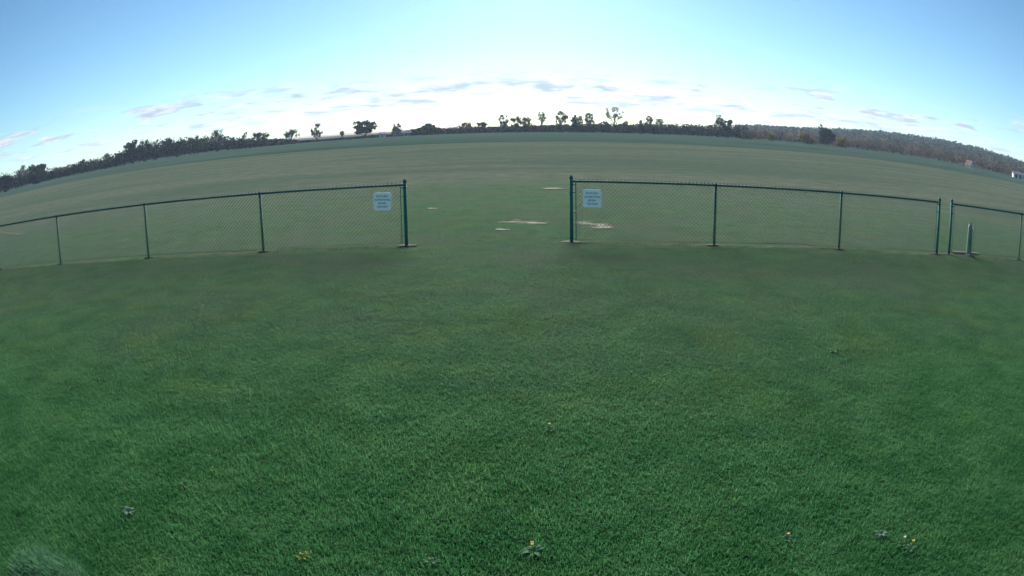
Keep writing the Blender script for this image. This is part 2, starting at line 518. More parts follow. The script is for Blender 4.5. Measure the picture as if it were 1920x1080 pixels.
def scatter(name, label, pts, rots, scl, idx, coll):
    me = bpy.data.meshes.new(name)
    me.from_pydata(pts.tolist(), [], [])
    a = me.attributes.new('rot', 'FLOAT_VECTOR', 'POINT'); a.data.foreach_set('vector', rots.astype(np.float32).ravel())
    a = me.attributes.new('scl', 'FLOAT_VECTOR', 'POINT'); a.data.foreach_set('vector', scl.astype(np.float32).ravel())
    a = me.attributes.new('idx', 'INT', 'POINT'); a.data.foreach_set('value', idx.astype(np.int32))
    o = link(name, me)
    ng = bpy.data.node_groups.new(name + '_nodes', 'GeometryNodeTree')
    ng.interface.new_socket('Geometry', in_out='INPUT', socket_type='NodeSocketGeometry')
    ng.interface.new_socket('Geometry', in_out='OUTPUT', socket_type='NodeSocketGeometry')
    N, L = ng.nodes, ng.links
    gi, go = N.new('NodeGroupInput'), N.new('NodeGroupOutput')
    ci = N.new('GeometryNodeCollectionInfo'); ci.inputs['Collection'].default_value = coll
    ci.inputs['Separate Children'].default_value = True; ci.inputs['Reset Children'].default_value = True
    ip = N.new('GeometryNodeInstanceOnPoints'); ip.inputs['Pick Instance'].default_value = True
    def at(nm, ty):
        n = N.new('GeometryNodeInputNamedAttribute'); n.data_type = ty; n.inputs['Name'].default_value = nm
        return n.outputs['Attribute']
    L.new(gi.outputs[0], ip.inputs['Points']); L.new(ci.outputs[0], ip.inputs['Instance'])
    L.new(at('idx', 'INT'), ip.inputs['Instance Index'])
    e2r = N.new('FunctionNodeEulerToRotation'); L.new(at('rot', 'FLOAT_VECTOR'), e2r.inputs[0])
    L.new(e2r.outputs[0], ip.inputs['Rotation']); L.new(at('scl', 'FLOAT_VECTOR'), ip.inputs['Scale'])
    L.new(ip.outputs[0], go.inputs[0])
    md = o.modifiers.new('scatter', 'NODES'); md.node_group = ng
    return tag(o, label, 'grass', kind='stuff')

patch_col = bpy.data.collections.new('grass_patches')
TILE, NV = 0.5, 5
LEVELS = (5200, 2600, 1100, 420)          # blades per tile, thinning with distance
for lv, nb in enumerate(LEVELS):
    for i in range(NV):
        patch_col.objects.link(blade_patch('patch_%d%d' % (lv, i), nb, TILE / 2, 0.018, 0.044, 0.0013, 0.0029, 0.65, rng))
g1 = np.arange(-28, 28, TILE); g2 = np.arange(0.75, 30, TILE)
X, Y = [a.ravel() for a in np.meshgrid(g1, g2)]
R = np.hypot(X, Y); A = np.abs(np.arctan2(X, Y))
k = (R > 1.6) & (R < 27) & (A < np.where(R < 9, 1.25, 1.05)); X, Y, R = X[k], Y[k], R[k]
lvf = np.clip((R - 11.0) / 4.5, 0, 3.999) + rng.uniform(-.5, .5, X.size)
lv = np.clip(np.round(lvf), 0, 3).astype(int)
grow = (0.86 + 0.28 * value_noise(X, Y, 1.3, 3)) * np.clip(1.15 - 0.03 * (R - 3), 0.5, 1.15)
for D, yw, x0, x1 in ((DL, YL, -40, XL_END + .2), (DR, YR, XR_END - .2, 40)):
    e = np.abs(Y - D - X * math.tan(yw)); k = (e < 0.25) & (X > x0) & (X < x1)
    grow[k] *= 0.7; lv[k] = np.maximum(lv[k], 2)
scl = np.stack([np.ones_like(grow), np.ones_like(grow), grow], 1)
rots = np.stack([0 * X, 0 * X, rng.integers(0, 4, X.size) * (math.pi / 2)], 1)
pts = np.stack([X, Y, ground_z(X, Y)], 1)
scatter('grass', 'short mown grass blades of the lawn in front of the fence', pts, rots, scl, lv * NV + rng.integers(0, NV, X.size), patch_col)

# ------------------------------------------------------------------ chain-link fences
def mat_vinyl():
    t = NT('green_coated_steel')
    f = t.noise(t.objco(), 3.0, 4, 0.6)
    col = t.mix(t.smooth(f, 0.35, 0.7), c4(0.016, 0.125, 0.118), c4(0.028, 0.160, 0.150))
    return t.done(t.bsdf(col, 0.7, 0.15))
M_VINYL = mat_vinyl()
M_WIRE = simple('green_coated_wire', (0.024, 0.078, 0.076), 0.6, 0.1, 0.3, 2.0)
RAIL_Z, MESH_TOP, MESH_BOT = 1.195, 1.235, 0.05

def mesh_panel_mesh(L, r):
    """woven diamond mesh, 2-inch squares set on edge, with a slight sag; knuckles stand over the rail"""
    mb = MB(); half = 0.039; H = MESH_TOP - MESH_BOT
    nz = int(round(H / half)); nx = int(L / (2 * half))
    dx = L / nx / 2.0; dz = H / nz
    w = 0.0032
    rows = nz
    # each wire zig-zags upright between two columns; neighbours share the corners
    for c in range(nx):
        for ph in (0, 1):
            x0 = (2 * c + ph) * dx
            pts = []
            for k in range(rows + 1):
                x = x0 + (dx if (k + ph) % 2 else 0.0)
                x = min(max(x, 0.0), L)
                pts.append((x, 0.004 * (1 if (k % 2) else -1) + 0.006 * math.sin(3.1 * x / L * math.pi + k * .2), MESH_BOT + k * dz))
            # flat-sided wire: three-cornered tube along the zig-zag
            b = len(mb.v)
            for (x, y, z) in pts:
                mb.v += [(x, y - w, z + w * .6), (x + w * 1.2, y + w, z - w * .6), (x - w * 1.2, y + w, z - w * .6)]
            for k in range(rows):
                for e in range(3):
                    a0, a1 = b + 3 * k + e, b + 3 * k + (e + 1) % 3
                    mb.f.append((a0, a1, a1 + 3, a0 + 3))
            # knuckle
            x, y, z = pts[-1]
            mb.tube((x - .011, y, z - .008), (x + .011, y, z + .012), .0055, n=4)
    return mb.mesh('chain_link_mesh')

M_SOIL = simple('dark_damp_soil', (0.030, 0.032, 0.030), 0.95, 0.05, 0.4, 20.0)
def soil_ring(parent, x, y, r):
    n = 18; vs = [(x, y, .022)]
    for ring, (f, z) in enumerate(((.55, .024), (1.0, .014), (1.15, -.01))):
        for i in range(n):
            a = 2 * math.pi * i / n; q = r * f * random.uniform(.82, 1.15)
            vs.append((x + q * math.cos(a) * 1.15, y + q * math.sin(a) * .8, z))
    fs = [(0, 1 + i, 1 + (i + 1) % n) for i in range(n)]
    for k in range(2):
        b = 1 + k * n
        fs += [(b + i, b + i + n, b + (i + 1) % n + n, b + (i + 1) % n) for i in range(n)]
    mb = MB(); mb.add(vs, fs); mb.build('soil_mound', M_SOIL, parent, True)

def terminal_post(parent, x, h=1.30, r=0.034):
    soil_ring(parent, x, 0, .18)
    mb = MB(); mb.lathe([(r, -0.15), (r, h - 0.05)], 16, (x, 0, 0)); p = mb.build('end_post', M_VINYL, parent, True)
    mb = MB(); mb.lathe([(r + .004, h - .065), (r + .004, h - .03), (r * .8, h - .008), (r * .42, h + .010), (.006, h + .018)], 16, (x, 0, 0))
    mb.build('post_cap', M_VINYL, p, True)
    return p

def fence(name, label, D, yaw, ts, ends, bars=True):
    """ts: posts along the line (ascending); ends: which of them are terminal posts"""
    ts = sorted(ts); o0 = line_pt(D, yaw, ts[0])
    root = empty(name, tuple(o0), yaw)
    tag(root, label, 'fence')
    xs = [t - ts[0] for t in ts]
    for i, x in enumerate(xs):
        if i in ends:
            p = terminal_post(root, x)
            sgn = 1 if i == 0 else -1
            if bars:
                mb = MB(); bx = x + sgn * 0.085
                mb.box((bx - .008, -.004, .06), (bx + .008, .004, 1.20)); mb.build('tension_bar', M_VINYL, root)
                for z in (0.22, 0.60, 0.98, 1.14):
                    mb = MB(); mb.lathe([(.0375, z - .011), (.0385, z), (.0375, z + .011)], 14, (x, 0, 0))
                    mb.box((min(x + sgn * .03, bx), -.006, z - .010), (max(x + sgn * .03, bx), .006, z + .010))
                    mb.build('tension_band', M_VINYL, p)
        else:
            soil_ring(root, x, .03, .11)
            mb = MB(); mb.lathe([(.0245, -.15), (.0245, 1.165)], 12, (x, .030, 0)); p = mb.build('line_post', M_VINYL, root, True)
            mb = MB(); mb.lathe([(.027, 1.12), (.027, 1.165), (.031, 1.185), (.031, 1.215), (.020, 1.235), (.005, 1.24)], 12, (x, .010, 0))
            mb.build('loop_cap', M_VINYL, p, True)
            for z in (0.25, 0.55, 0.85):
                mb = MB(); mb.lathe([(.0265, z - .003), (.0265, z + .003)], 10, (x, .028, 0)); mb.build('wire_tie', M_VINYL, p)
    for i in range(len(xs) - 1):
        a, b = xs[i], xs[i + 1]
        mb = MB(); mb.tube((a + .003, .012, RAIL_Z), (b - .003, .012, RAIL_Z), .021, n=12); mb.build('top_rail', M_VINYL, root, True)
        a2 = a + (.09 if i in ends else .0); b2 = b - (.09 if (i + 1) in ends else .0)
        mo = link('chain_link_mesh', mesh_panel_mesh(b2 - a2, rng), M_WIRE, root)
        mo.location = (a2, -.016, 0); mo['kind'] = 'stuff'
        mb = MB(); mb.tube((a + .01, -.020, .075), (b - .01, -.020, .075), .0025, n=5); mb.build('tension_wire', M_WIRE, root)
        k = int((b - a) / .5)
        for j in range(1, k):
            x = a + (b - a) * j / k
            mb = MB(); mb.lathe([(.0235, -.003), (.0235, .003)], 8)
            q = mb.build('rail_tie', M_VINYL, root); q.rotation_euler = (0, math.pi / 2, 0); q.location = (x, .012, RAIL_Z)
    return root

fence('chain_link_fence', 'dark green chain link fence on the left ending at the wide opening', DL, YL, tL, {4})
fence('chain_link_fence', 'dark green chain link fence of three panels right of the wide opening', DR, YR, tR, {0, 3})
fence('chain_link_fence', 'short dark green chain link fence at the right edge past the narrow gap', DR, YR, tF, {0})

# dead strip of clippings and soil along the foot of each fence
def mat_strip():
    t = NT('dead_grass_strip')
    P = t.pos()
    a = t.noise(P, 7.0, 5, 0.7, stretch=(.4, 1, 1))
    vc = t.n.new('ShaderNodeVertexColor'); vc.layer_name = 'wear'
    sp = t.n.new('ShaderNodeSeparateColor'); t.l.new(vc.outputs['Color'], sp.inputs[0])
    col = t.mix(t.smooth(a, 0.35, 0.65), c4(0.070, 0.085, 0.060), c4(0.125, 0.130, 0.098))
    lo = t.noise(P, 0.7, 3, 0.6, off=(5, 0, 0))
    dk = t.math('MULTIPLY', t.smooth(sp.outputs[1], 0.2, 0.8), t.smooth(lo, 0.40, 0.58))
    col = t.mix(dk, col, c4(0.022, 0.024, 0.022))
    b = t.bsdf(col, 0.95, 0.05, a, 0.6, 0.02)
    g2 = t.noise(P, 11.0, 4, 0.75, stretch=(.5, 1, 1), off=(3, 3, 0))
    lo2 = t.noise(P, 0.5, 3, 0.6, off=(15, 4, 0))
    f = t.smooth(t.math('ADD', t.math('ADD', t.math('MULTIPLY', sp.outputs[0], 0.62), t.math('MULTIPLY', lo2, 0.5)), t.math('SUBTRACT', g2, 1.32)), 0.0, 0.25)
    tr = t.n.new('ShaderNodeBsdfTransparent')
    mx = t.n.new('ShaderNodeMixShader'); t.l.new(f, mx.inputs[0])
    t.l.new(tr.outputs[0], mx.inputs[1]); t.l.new(b, mx.inputs[2])
    return t.done(mx.outputs[0])
M_STRIP = mat_strip()
def fence_strip(D, yaw, t0, t1, label):
    n = int((t1 - t0) / .25) + 1; cols = 9; vs, wear = [], []
    for i in range(n):
        c = line_pt(D, yaw, t0 + (t1 - t0) * i / (n - 1)); off = .05 * math.sin(i * .37) + .03 * math.sin(i * 1.3)
        for k in range(cols):
            q = k / (cols - 1) * 2 - 1
            vs.append((c[0], c[1] + q * .17 - .02 + off, .030 + .006 * math.sin(i * 2.1 + k)))
            wear.append(((1 - q * q), max(0, 1 - abs(q + .1) * 5)))
    mb = MB(); mb.add(vs, [(i * cols + k, (i + 1) * cols + k, (i + 1) * cols + k + 1, i * cols + k + 1) for i in range(n - 1) for k in range(cols - 1)])
    o = mb.build('fence_strip', M_STRIP)
    at = o.data.color_attributes.new('wear', 'FLOAT_COLOR', 'POINT')
    for i, (a, b) in enumerate(wear): at.data[i].color = (a, b, 0, 1)
    tag(o, label, kind='structure')
fence_strip(DL, YL, min(tL), max(tL) + .3, 'dead strip under the left fence')
fence_strip(DR, YR, min(tR) - .2, max(tF), 'dead strip under the right fences')

# ------------------------------------------------------------------ signs
def mat_sign():
    t = NT('white_sign_sheet')
    f = t.noise(t.objco(), 9.0, 4, 0.6)
    return t.done(t.bsdf(t.mix(t.smooth(f, 0.3, 0.8), c4(0.96, 0.94, 0.91), c4(0.90, 0.88, 0.86)), 0.4, 0.4))
M_SIGN = mat_sign()
M_INK = simple('blue_black_ink', (0.055, 0.085, 0.15), 0.5, 0.3, 0.2)
M_BOLT = simple('zinc_bolt', (0.35, 0.36, 0.37), 0.4, 0.5, 0.2, metallic=0.8)
def sign(label, px, py, D, yaw, tilt, size=0.345):
    t = line_hit(px, py, D, yaw); p = line_pt(D, yaw, t)
    d = ray(px, py); z = CAM_H + d[2] * p[1] / d[1]
    root = empty('warning_sign', (p[0] - math.sin(yaw) * -.04, p[1] - .045, z), yaw)
    root.rotation_euler = (0, tilt, yaw)
    tag(root, label, 'sign', 'signs wired to the fence')
    h = size / 2; c = 0.028; vs = []
    for cx, cz, a0 in ((h - c, h - c, 0), (-h + c, h - c, 90), (-h + c, -h + c, 180), (h - c, -h + c, 270)):
        for k in range(6):
            a = math.radians(a0 + 18 * k); vs.append((cx + c * math.cos(a), cz + c * math.sin(a)))
    n = len(vs); mb = MB()
    mb.add([(x, -.0015, z) for x, z in vs] + [(x, .0015, z) for x, z in vs],
           [tuple(range(n))[::-1], tuple(range(n, 2 * n))] + [(i, (i + 1) % n, (i + 1) % n + n, i + n) for i in range(n)])
    plate = mb.build('plate', M_SIGN, root)
    for i, (txt, wd) in enumerate((('PILOTS ONLY', .235), ('NO SPECTATORS', .295), ('BEYOND', .145), ('THIS POINT', .215))):
        cu = bpy.data.curves.new('lettering', 'FONT'); cu.body = txt; cu.align_x = 'CENTER'; cu.align_y = 'CENTER'
        cu.size = .062; cu.extrude = .0004; cu.offset = .0009; cu.resolution_u = 2
        tmp = bpy.data.objects.new('tmp', cu); COL.objects.link(tmp)
        bpy.context.view_layer.update()
        me = bpy.data.meshes.new_from_object(tmp.evaluated_get(bpy.context.evaluated_depsgraph_get()))
        bpy.data.objects.remove(tmp)
        co = np.array([v.co for v in me.vertices]); w = co[:, 0].max() - co[:, 0].min()
        o = link('lettering', me, None, plate); me.materials.clear(); me.materials.append(M_INK)
        o.rotation_euler = (math.pi / 2, 0, 0); o.location = (0, -.0025, .098 - .068 * i)
        o.scale = (wd / w, .78, 1)
    for sx in (-1, 1):
        for sz in (-1, 1):
            mb = MB(); mb.tube((sx * (h - .02), -.005, sz * (h - .02)), (sx * (h - .02), .03, sz * (h - .02)), .005, n=8)
            mb.build('bolt', M_BOLT, root)
    return root
sign('white notice on the left fence, tilted slightly, beside the opening', 717, 377, DL, YL, math.radians(2.2))
sign('white notice on the right fence, hung straight, beside the opening', 1110, 372, DR, YR, math.radians(0.0))

# ------------------------------------------------------------------ green post with its plank behind the right-hand mesh
M_SLEEVE = simple('faded_green_sleeve', (0.030, 0.165, 0.145), 0.6, 0.3, 0.25, 4.0)
M_WHITE = simple('white_plastic', (0.72, 0.75, 0.74), 0.4, 0.4, 0.08)
M_STONE = simple('grey_pink_stone', (0.24, 0.21, 0.20), 0.9, 0.2, 0.35, 9.0)
M_PLANK = simple('weathered_wood', (0.06, 0.058, 0.055), 0.85, 0.2, 0.35, 7.0)
hx, hy, hz = on_ground(1815, 479)
hyd = empty('water_standpipe', (hx, hy, 0))
tag(hyd, 'short green water post with a white lever behind the right-hand mesh', 'water post')
mb = MB(); mb.lathe([(.080, -.1), (.078, .10), (.072, .42), (.062, .66), (.060, .72), (.040, .745), (.006, .75)], 14)
mb.build('sleeve', M_SLEEVE, hyd, True)
mb = MB(); mb.lathe([(.030, .70), (.030, .78), (.024, .80)], 12); mb.build('head', M_SLEEVE, hyd, True)
mb = MB(); mb.tube((.03, -.03, .70), (.085, -.05, .68), .016, n=8); mb.tube((.085, -.05, .685), (.10, -.05, .60), .013, .016, n=8)
mb.build('spout', M_WHITE, hyd, True)
mb = MB(); mb.tube((.02, 0, .755), (.10, -.01, .70), .010, n=6); mb.tube((.10, -.01, .70), (.115, -.01, .64), .012, n=6)
mb.build('lever', M_WHITE, hyd, True)
for i, (sx, sy, r) in enumerate(((-.03, -.12, .060), (.055, -.10, .045), (-.11, -.08, .040))):
    bm = bmesh.new(); bmesh.ops.create_icosphere(bm, subdivisions=2, radius=1)
    for v in bm.verts:
        v.co *= random.uniform(.85, 1.1); v.co = Vector((v.co.x * r * 1.2, v.co.y * r, v.co.z * r * .75))
    me = bpy.data.meshes.new('stone'); bm.to_mesh(me); bm.free()
    o = link('stone', me, M_STONE); o.location = (hx + sx, hy + sy, r * .35)
    tag(o, ('pale rounded stone right against the foot of the green water post',
            'small stone to the right of the foot of the green water post',
            'small stone to the left of the foot of the green water post')[i], 'stone', 'stones at the water post')
mb = MB(); mb.box((-.50, -.07, .0), (.50, .07, .038))
o = mb.build('plank', M_PLANK); o.location = (hx + .03, hy + .16, .012); o.rotation_euler = (.02, 0, -.10)
tag(o, 'weathered dark plank lying on the ground behind the green water post', 'plank')

# ------------------------------------------------------------------ weeds and flowers in the lawn
def mat_leaf(name, a, b, trans=0.3):
    t = NT(name)
    f = t.noise(t.objco(), 14.0, 4, 0.6)
    col = t.mix(t.smooth(f, 0.35, 0.7), c4(*a), c4(*b))
    s = t.bsdf(col, 0.8, 0.04)
    tr = t.n.new('ShaderNodeBsdfTranslucent'); t.put(col, tr.inputs['Color'])
    mx = t.n.new('ShaderNodeMixShader'); mx.inputs[0].default_value = trans
    t.l.new(s, mx.inputs[1]); t.l.new(tr.outputs[0], mx.inputs[2])
    return t.done(mx.outputs[0])
M_WEED = mat_leaf('weed_leaf', (0.055, 0.14, 0.070), (0.085, 0.19, 0.100))
M_WEEDPALE = mat_leaf('pale_weed_leaf', (0.10, 0.18, 0.13), (0.16, 0.24, 0.18))
M_WEEDYEL = mat_leaf('yellow_weed_leaf', (0.12, 0.20, 0.04), (0.20, 0.27, 0.06))
M_YELLOW = simple('dandelion_yellow', (0.32, 0.27, 0.04), 0.7, 0.2, 0.15, 40)
M_PINK = simple('pale_clover_pink', (0.52, 0.36, 0.33), 0.7, 0.2, 0.2, 40)
M_ORANGE = simple('orange_petal', (0.70, 0.34, 0.05), 0.7, 0.2, 0.2, 40)
M_STEM = simple('pale_stem', (0.12, 0.17, 0.07), 0.6, 0.3)
def strap_leaf(L, w, arch, rz, lobed=True):
    """a dandelion-like leaf: notched outline, arched and folded along the midrib"""
    n = 9; vs, fs = [], []
    for i in range(n):
        s = i / (n - 1)
        ww = w * math.sin(math.pi * min(1, .12 + .88 * s ** 1.2)) * (1 - .35 * (i % 2) if lobed else 1)
        if i == n - 1: ww = .002
        x = L * (s - .12 * s * s); z = arch * math.sin(math.pi * s * .85) + .012
        for k in (-1, 0, 1):
            vs.append((x, k * ww, z + abs(k) * ww * .35))
    for i in range(n - 1):
        for k in range(2):
            a = i * 3 + k; fs.append((a, a + 1, a + 4, a + 3))
    c, s_ = math.cos(rz), math.sin(rz)
    mb = MB(); mb.add([(x * c - y * s_, x * s_ + y * c, z) for x, y, z in vs], fs)
    return mb
def weed(px, py, name, label, cat, leaves, L, w, mat, flower=None, fh=.07, fr=.018, fcount=1, lobed=True):
    x, y, z = on_ground(px, py); fr = fr * .58; L = L * .85
    root = empty(name, (x, y, z), random.uniform(0, 6))
    tag(root, label, cat, 'weeds in the lawn')
    for i in range(leaves):
        a = 2 * math.pi * i / leaves + random.uniform(-.25, .25)
        strap_leaf(L * random.uniform(.7, 1.1), w * random.uniform(.8, 1.15), random.uniform(.010, .024), a, lobed).build('leaf', mat, root, True)
    for q in range(fcount if flower else 0):
        ox, oy = (0, 0) if q == 0 else (random.uniform(-.05, .05), random.uniform(-.05, .05))
        h = fh * (1 if q == 0 else random.uniform(.75, .95))
        mb = MB(); mb.tube((ox * .2, oy * .2, 0), (ox, oy, h), .0022, n=5); mb.build('stem', M_STEM, root)
        mb = MB()
        for ring, (rr, zz, npet) in enumerate(((fr, 0, 16), (fr * .75, .004, 13), (fr * .45, .008, 9))):
            for k in range(npet):
                a = 2 * math.pi * k / npet + ring * .2; c, s_ = math.cos(a), math.sin(a); pw = rr * .2
                mb.add([(ox - s_ * pw * .4, oy + c * pw * .4, h + zz), (ox + s_ * pw * .4, oy - c * pw * .4, h + zz),
                        (ox + c * rr + s_ * pw, oy + s_ * rr - c * pw, h + zz + .004), (ox + c * rr - s_ * pw, oy + s_ * rr + c * pw, h + zz + .004)], [(0, 1, 2, 3)])
        mb.build('flower', flower, root)
    return root
weed(998, 1040, 'dandelion', 'broad grey-green weed with two yellow flowers at the bottom middle', 'weed', 11, .105, .017, M_WEED, M_YELLOW, .075, .016, 2)
weed(568, 1050, 'dandelion', 'small yellow-green weed at the bottom left of the middle', 'weed', 7, .075, .009, M_WEEDYEL, M_YELLOW, .05, .012, 2)
weed(808, 1060, 'dandelion', 'dark flat weed with one tiny yellow bud at the bottom edge', 'weed', 9, .085, .013, M_WEED, M_YELLOW, .05, .009, 1)
weed(1704, 1034, 'dandelion', 'single bright yellow dandelion at the bottom right', 'flower', 7, .08, .012, M_WEED, M_YELLOW, .085, .021, 1)
weed(1688, 1027, 'clover_flower', 'pinkish seed head left of the bright yellow dandelion', 'flower', 5, .06, .012, M_WEED, M_PINK, .085, .018, 1)
weed(1473, 1015, 'dandelion', 'orange-yellow flower among dead leaves near the bottom right', 'flower', 6, .07, .010, M_WEED, M_ORANGE, .06, .015, 1)
weed(1030, 811, 'dandelion', 'tiny pale yellow flower in the middle of the lawn', 'flower', 5, .08, .012, M_WEED, M_YELLOW, .075, .018, 1)
weed(243, 963, 'broadleaf_weed', 'pale grey broad-leaved weed at the lower left', 'weed', 9, .09, .012, M_WEEDPALE, lobed=False)
weed(1650, 1006, 'broadleaf_weed', 'grey leafy weed above left of the pink seed head', 'weed', 8, .08, .011, M_WEEDPALE, lobed=False)
weed(348, 912, 'dandelion', 'flat dark weed with a tiny pale bud at the lower left', 'weed', 8, .09, .014, M_WEED, M_YELLOW, .06, .008, 1)
weed(1560, 662, 'broadleaf_weed', 'small dark weed right of the middle of the lawn', 'weed', 8, .12, .022, M_WEED, lobed=False)
for px, py, lab in ((403, 887, 'tiny yellow flower right of the flat dark weed on the left'), (483, 907, 'left one of two tiny yellow buds in the bright green patch'),
                    (537, 907, 'right one of two tiny yellow buds in the bright green patch')):
    weed(px, py, 'dandelion', lab, 'flower', 4, .05, .007, M_WEEDYEL, M_YELLOW, .05, .010, 1)

# tall uncut tussock at the lower left corner
M_TUSSOCK = mat_leaf('tussock_blade', (0.060, 0.175, 0.085), (0.100, 0.220, 0.120))
def tussock(px, py, n, rx, ry, h0, h1, label, mat):
    x, y, z = on_ground(px, py); r = rng
    a = r.uniform(0, 6.283, n); rr = np.sqrt(r.uniform(0, 1, n))
    base = np.stack([rr * np.cos(a) * rx, rr * np.sin(a) * ry, np.zeros(n)], 1)
    h = r.uniform(h0, h1, n) * (1.1 - .5 * rr); w = r.uniform(.0018, .0036, n); la = r.uniform(0, 6.283, n); ln = np.abs(r.normal(.35, .3, n)) * h
    dn = np.stack([np.cos(la), np.sin(la), 0 * la], 1); sd = np.stack([-np.sin(la), np.cos(la), 0 * la], 1) * w[:, None]
    p = [base + dn * (ln * s ** 2)[:, None] + np.stack([0 * h, 0 * h, h * s * (1 - .25 * s)], 1) for s in (0, .4, .75, 1)]
    Q = np.concatenate([np.stack([p[i] - sd * k0, p[i] + sd * k0, p[i + 1] + sd * k1, p[i + 1] - sd * k1], 1) for i, k0, k1 in ((0, .8, 1), (1, 1, .7), (2, .7, .1))])
    o = link('grass_tussock', quads_mesh('grass_tussock', Q), mat); o.location = (x, y, z)
    return tag(o, label, 'grass')
tussock(95, 1085, 4200, .42, .24, .07, .19, 'tall pale uncut tussock of grass in the bottom left corner', M_TUSSOCK)

# ------------------------------------------------------------------ far things: trees, hedges, houses, hills
def spot(px, R):
    """ground point at distance R below the given column of the tree line"""
    py = np.interp(px, *BASE)
    az = azel(px, py)[0]
    x, y = R * math.sin(az), R * math.cos(az)
    return x, y, float(ground_z(x, y))
BASE = ([0, 160, 320, 480, 640, 800, 960, 1120, 1280, 1440, 1600, 1760, 1920], [360, 330, 303, 279, 262, 253, 249, 249, 252, 262, 277, 299, 335])
def top_height(px, py, R, z):
    return CAM_H + R * math.tan(azel(px, py)[1]) - z
def px_width(px, py, wpx, R):
    a = ray(px - wpx / 2, py); b = ray(px + wpx / 2, py)
    return R * math.acos(min(1, float(np.dot(a, b))))

def foliage(name, a, b, trans=0.2):
    t = NT(name)
    f = t.noise(t.pos(), 0.9, 3, 0.6)
    col = t.mix(t.smooth(f, 0.35, 0.65), c4(*a), c4(*b))
    s = t.bsdf(col, 0.8, 0.1)
    tr = t.n.new('ShaderNodeBsdfTranslucent'); t.put(col, tr.inputs['Color'])
    mx = t.n.new('ShaderNodeMixShader'); mx.inputs[0].default_value = trans
    t.l.new(s, mx.inputs[1]); t.l.new(tr.outputs[0], mx.inputs[2])
    return t.done(mx.outputs[0])
M_DARK = foliage('dark_leaf', (0.016, 0.029, 0.030), (0.028, 0.046, 0.042))
M_MID = foliage('spring_leaf', (0.036, 0.056, 0.034), (0.062, 0.082, 0.044))
M_BUD = foliage('budding_twig', (0.050, 0.046, 0.046), (0.085, 0.074, 0.066))
M_MAUVE = foliage('mauve_twig', (0.110, 0.080, 0.080), (0.165, 0.125, 0.105))
M_OLIVE = foliage('olive_leaf', (0.110, 0.110, 0.046), (0.185, 0.170, 0.065))
M_GOLD = foliage('golden_leaf', (0.170, 0.130, 0.030), (0.260, 0.200, 0.045))
M_BARK = simple('bark', (0.055, 0.046, 0.042), 0.9, 0.1, 0.3, 1.0)

def tree(name, label, px, top, wpx, kind, mat, R=R_TREE, cat='tree', lean=0.0, seed=None):
    x, y, z = spot(px, R)
    H = max(1.5, top_height(px, top, R, z)); W = px_width(px, top, wpx, R)
    r = np.random.default_rng(seed if seed is not None else int(px * 7 + top))
    root = empty(name, (x, y, z - .05))
    tag(root, label, cat, 'trees and bushes along the far edge of the field')
    tb, leaves = MB(), []
    P = dict(round=(.12, 34, 70, 1.0), broad=(.18, 40, 48, 1.0), sparse=(.2, 26, 40, .8), bush=(.0, 34, 70, 1.1),
             bare=(.2, 30, 0, 1.0), feathery=(.15, 30, 15, .8), column=(.08, 26, 55, .8))[kind]
    cb, ncl, nlf, _ = P
    tr = .012 * H + .06
    top_p = np.array([lean * H, 0, H * .8])
    def trunk_at(s): return np.array([lean * H * s * s, .02 * H * math.sin(4 * s), H * .8 * s])
    for i in range(5):
        tb.tube(trunk_at(i / 5), trunk_at((i + 1) / 5), tr * (1 - .17 * i), tr * (1 - .17 * (i + 1)), n=6, cap=False)
    cz = H * (cb + 1) / 2; hz_ = H * (1 - cb) / 2; hw = W / 2
    stems = []
    for k in range(ncl):
        for _ in range(30):
            d = r.normal(size=3); d /= np.linalg.norm(d); d *= r.uniform(.2, 1.15) ** .5
            if kind == 'broad' and d[2] < -.85: continue
            if kind == 'column' and abs(d[0]) > .3 + .6 * (1 - d[2]) / 2: continue
            if kind in ('bare', 'feathery') and d[2] < -.3: continue
            break
        c = np.array([d[0] * hw * .84, d[1] * hw * .84, cz + d[2] * hz_ * .88])
        c[0] += lean * H * (c[2] / H)
        st = trunk_at(np.clip((c[2] / H - .22) * .95 - .1 * r.uniform(), .12, 1))
        md = (st + c) / 2 + np.array([0, 0, .05 * H]) * r.uniform(-.2, 1)
        br = tr * .34
        tb.tube(st, md, br, br * .7, n=4, cap=False); tb.tube(md, c, br * .7, br * .35, n=4, cap=False)
        stems.append(c)
        if kind in ('bare', 'feathery', 'sparse'):
            ntw = 12 if kind == 'bare' else 8
            for q in range(ntw):
                v = r.normal(size=3); v /= np.linalg.norm(v); v = v * .6 + (c - np.array([lean * H, 0, H * cb])) / (hw + hz_) * .8; v[2] = abs(v[2]) * .8 + .1
                e = c + v * hw * .36 * r.uniform(.5, 1.1)
                e[2] = min(e[2], H)
                tb.tube(c, e, .075, .045, n=3, cap=False)
                for q2 in range(2):
                    e2 = e + r.normal(0, .35, 3) + np.array([0, 0, .25]); e2[2] = min(e2[2], H * 1.01)
                    tb.tube((c + e) / 2 if q2 else e, e2, .045, .025, n=3, cap=False)
        if nlf:
            rad = np.array([hw * .30, hw * .30, hz_ * .22]) * r.uniform(.5, 1.25)
            n = int(nlf * r.uniform(.5, 1.3)); g_ = r.normal(size=(n, 3)); g_ /= np.linalg.norm(g_, axis=1, keepdims=True)
            q = c + g_ * rad * (r.uniform(.15, 1, (n, 1)) ** .5); q[:, 2] = np.minimum(q[:, 2], H); q[:, 2] = np.maximum(q[:, 2], .1)
            leaves.append(q)
    tb.build('trunk', M_BARK if kind != 'bare' else M_BUD, root)
    if leaves:
        C = np.concatenate(leaves)
        link('crown', quads_mesh('crown', leaf_cards(C, r.uniform(.18, .46, len(C)) * max(.75, W / 7), r)), mat, root)
    return root

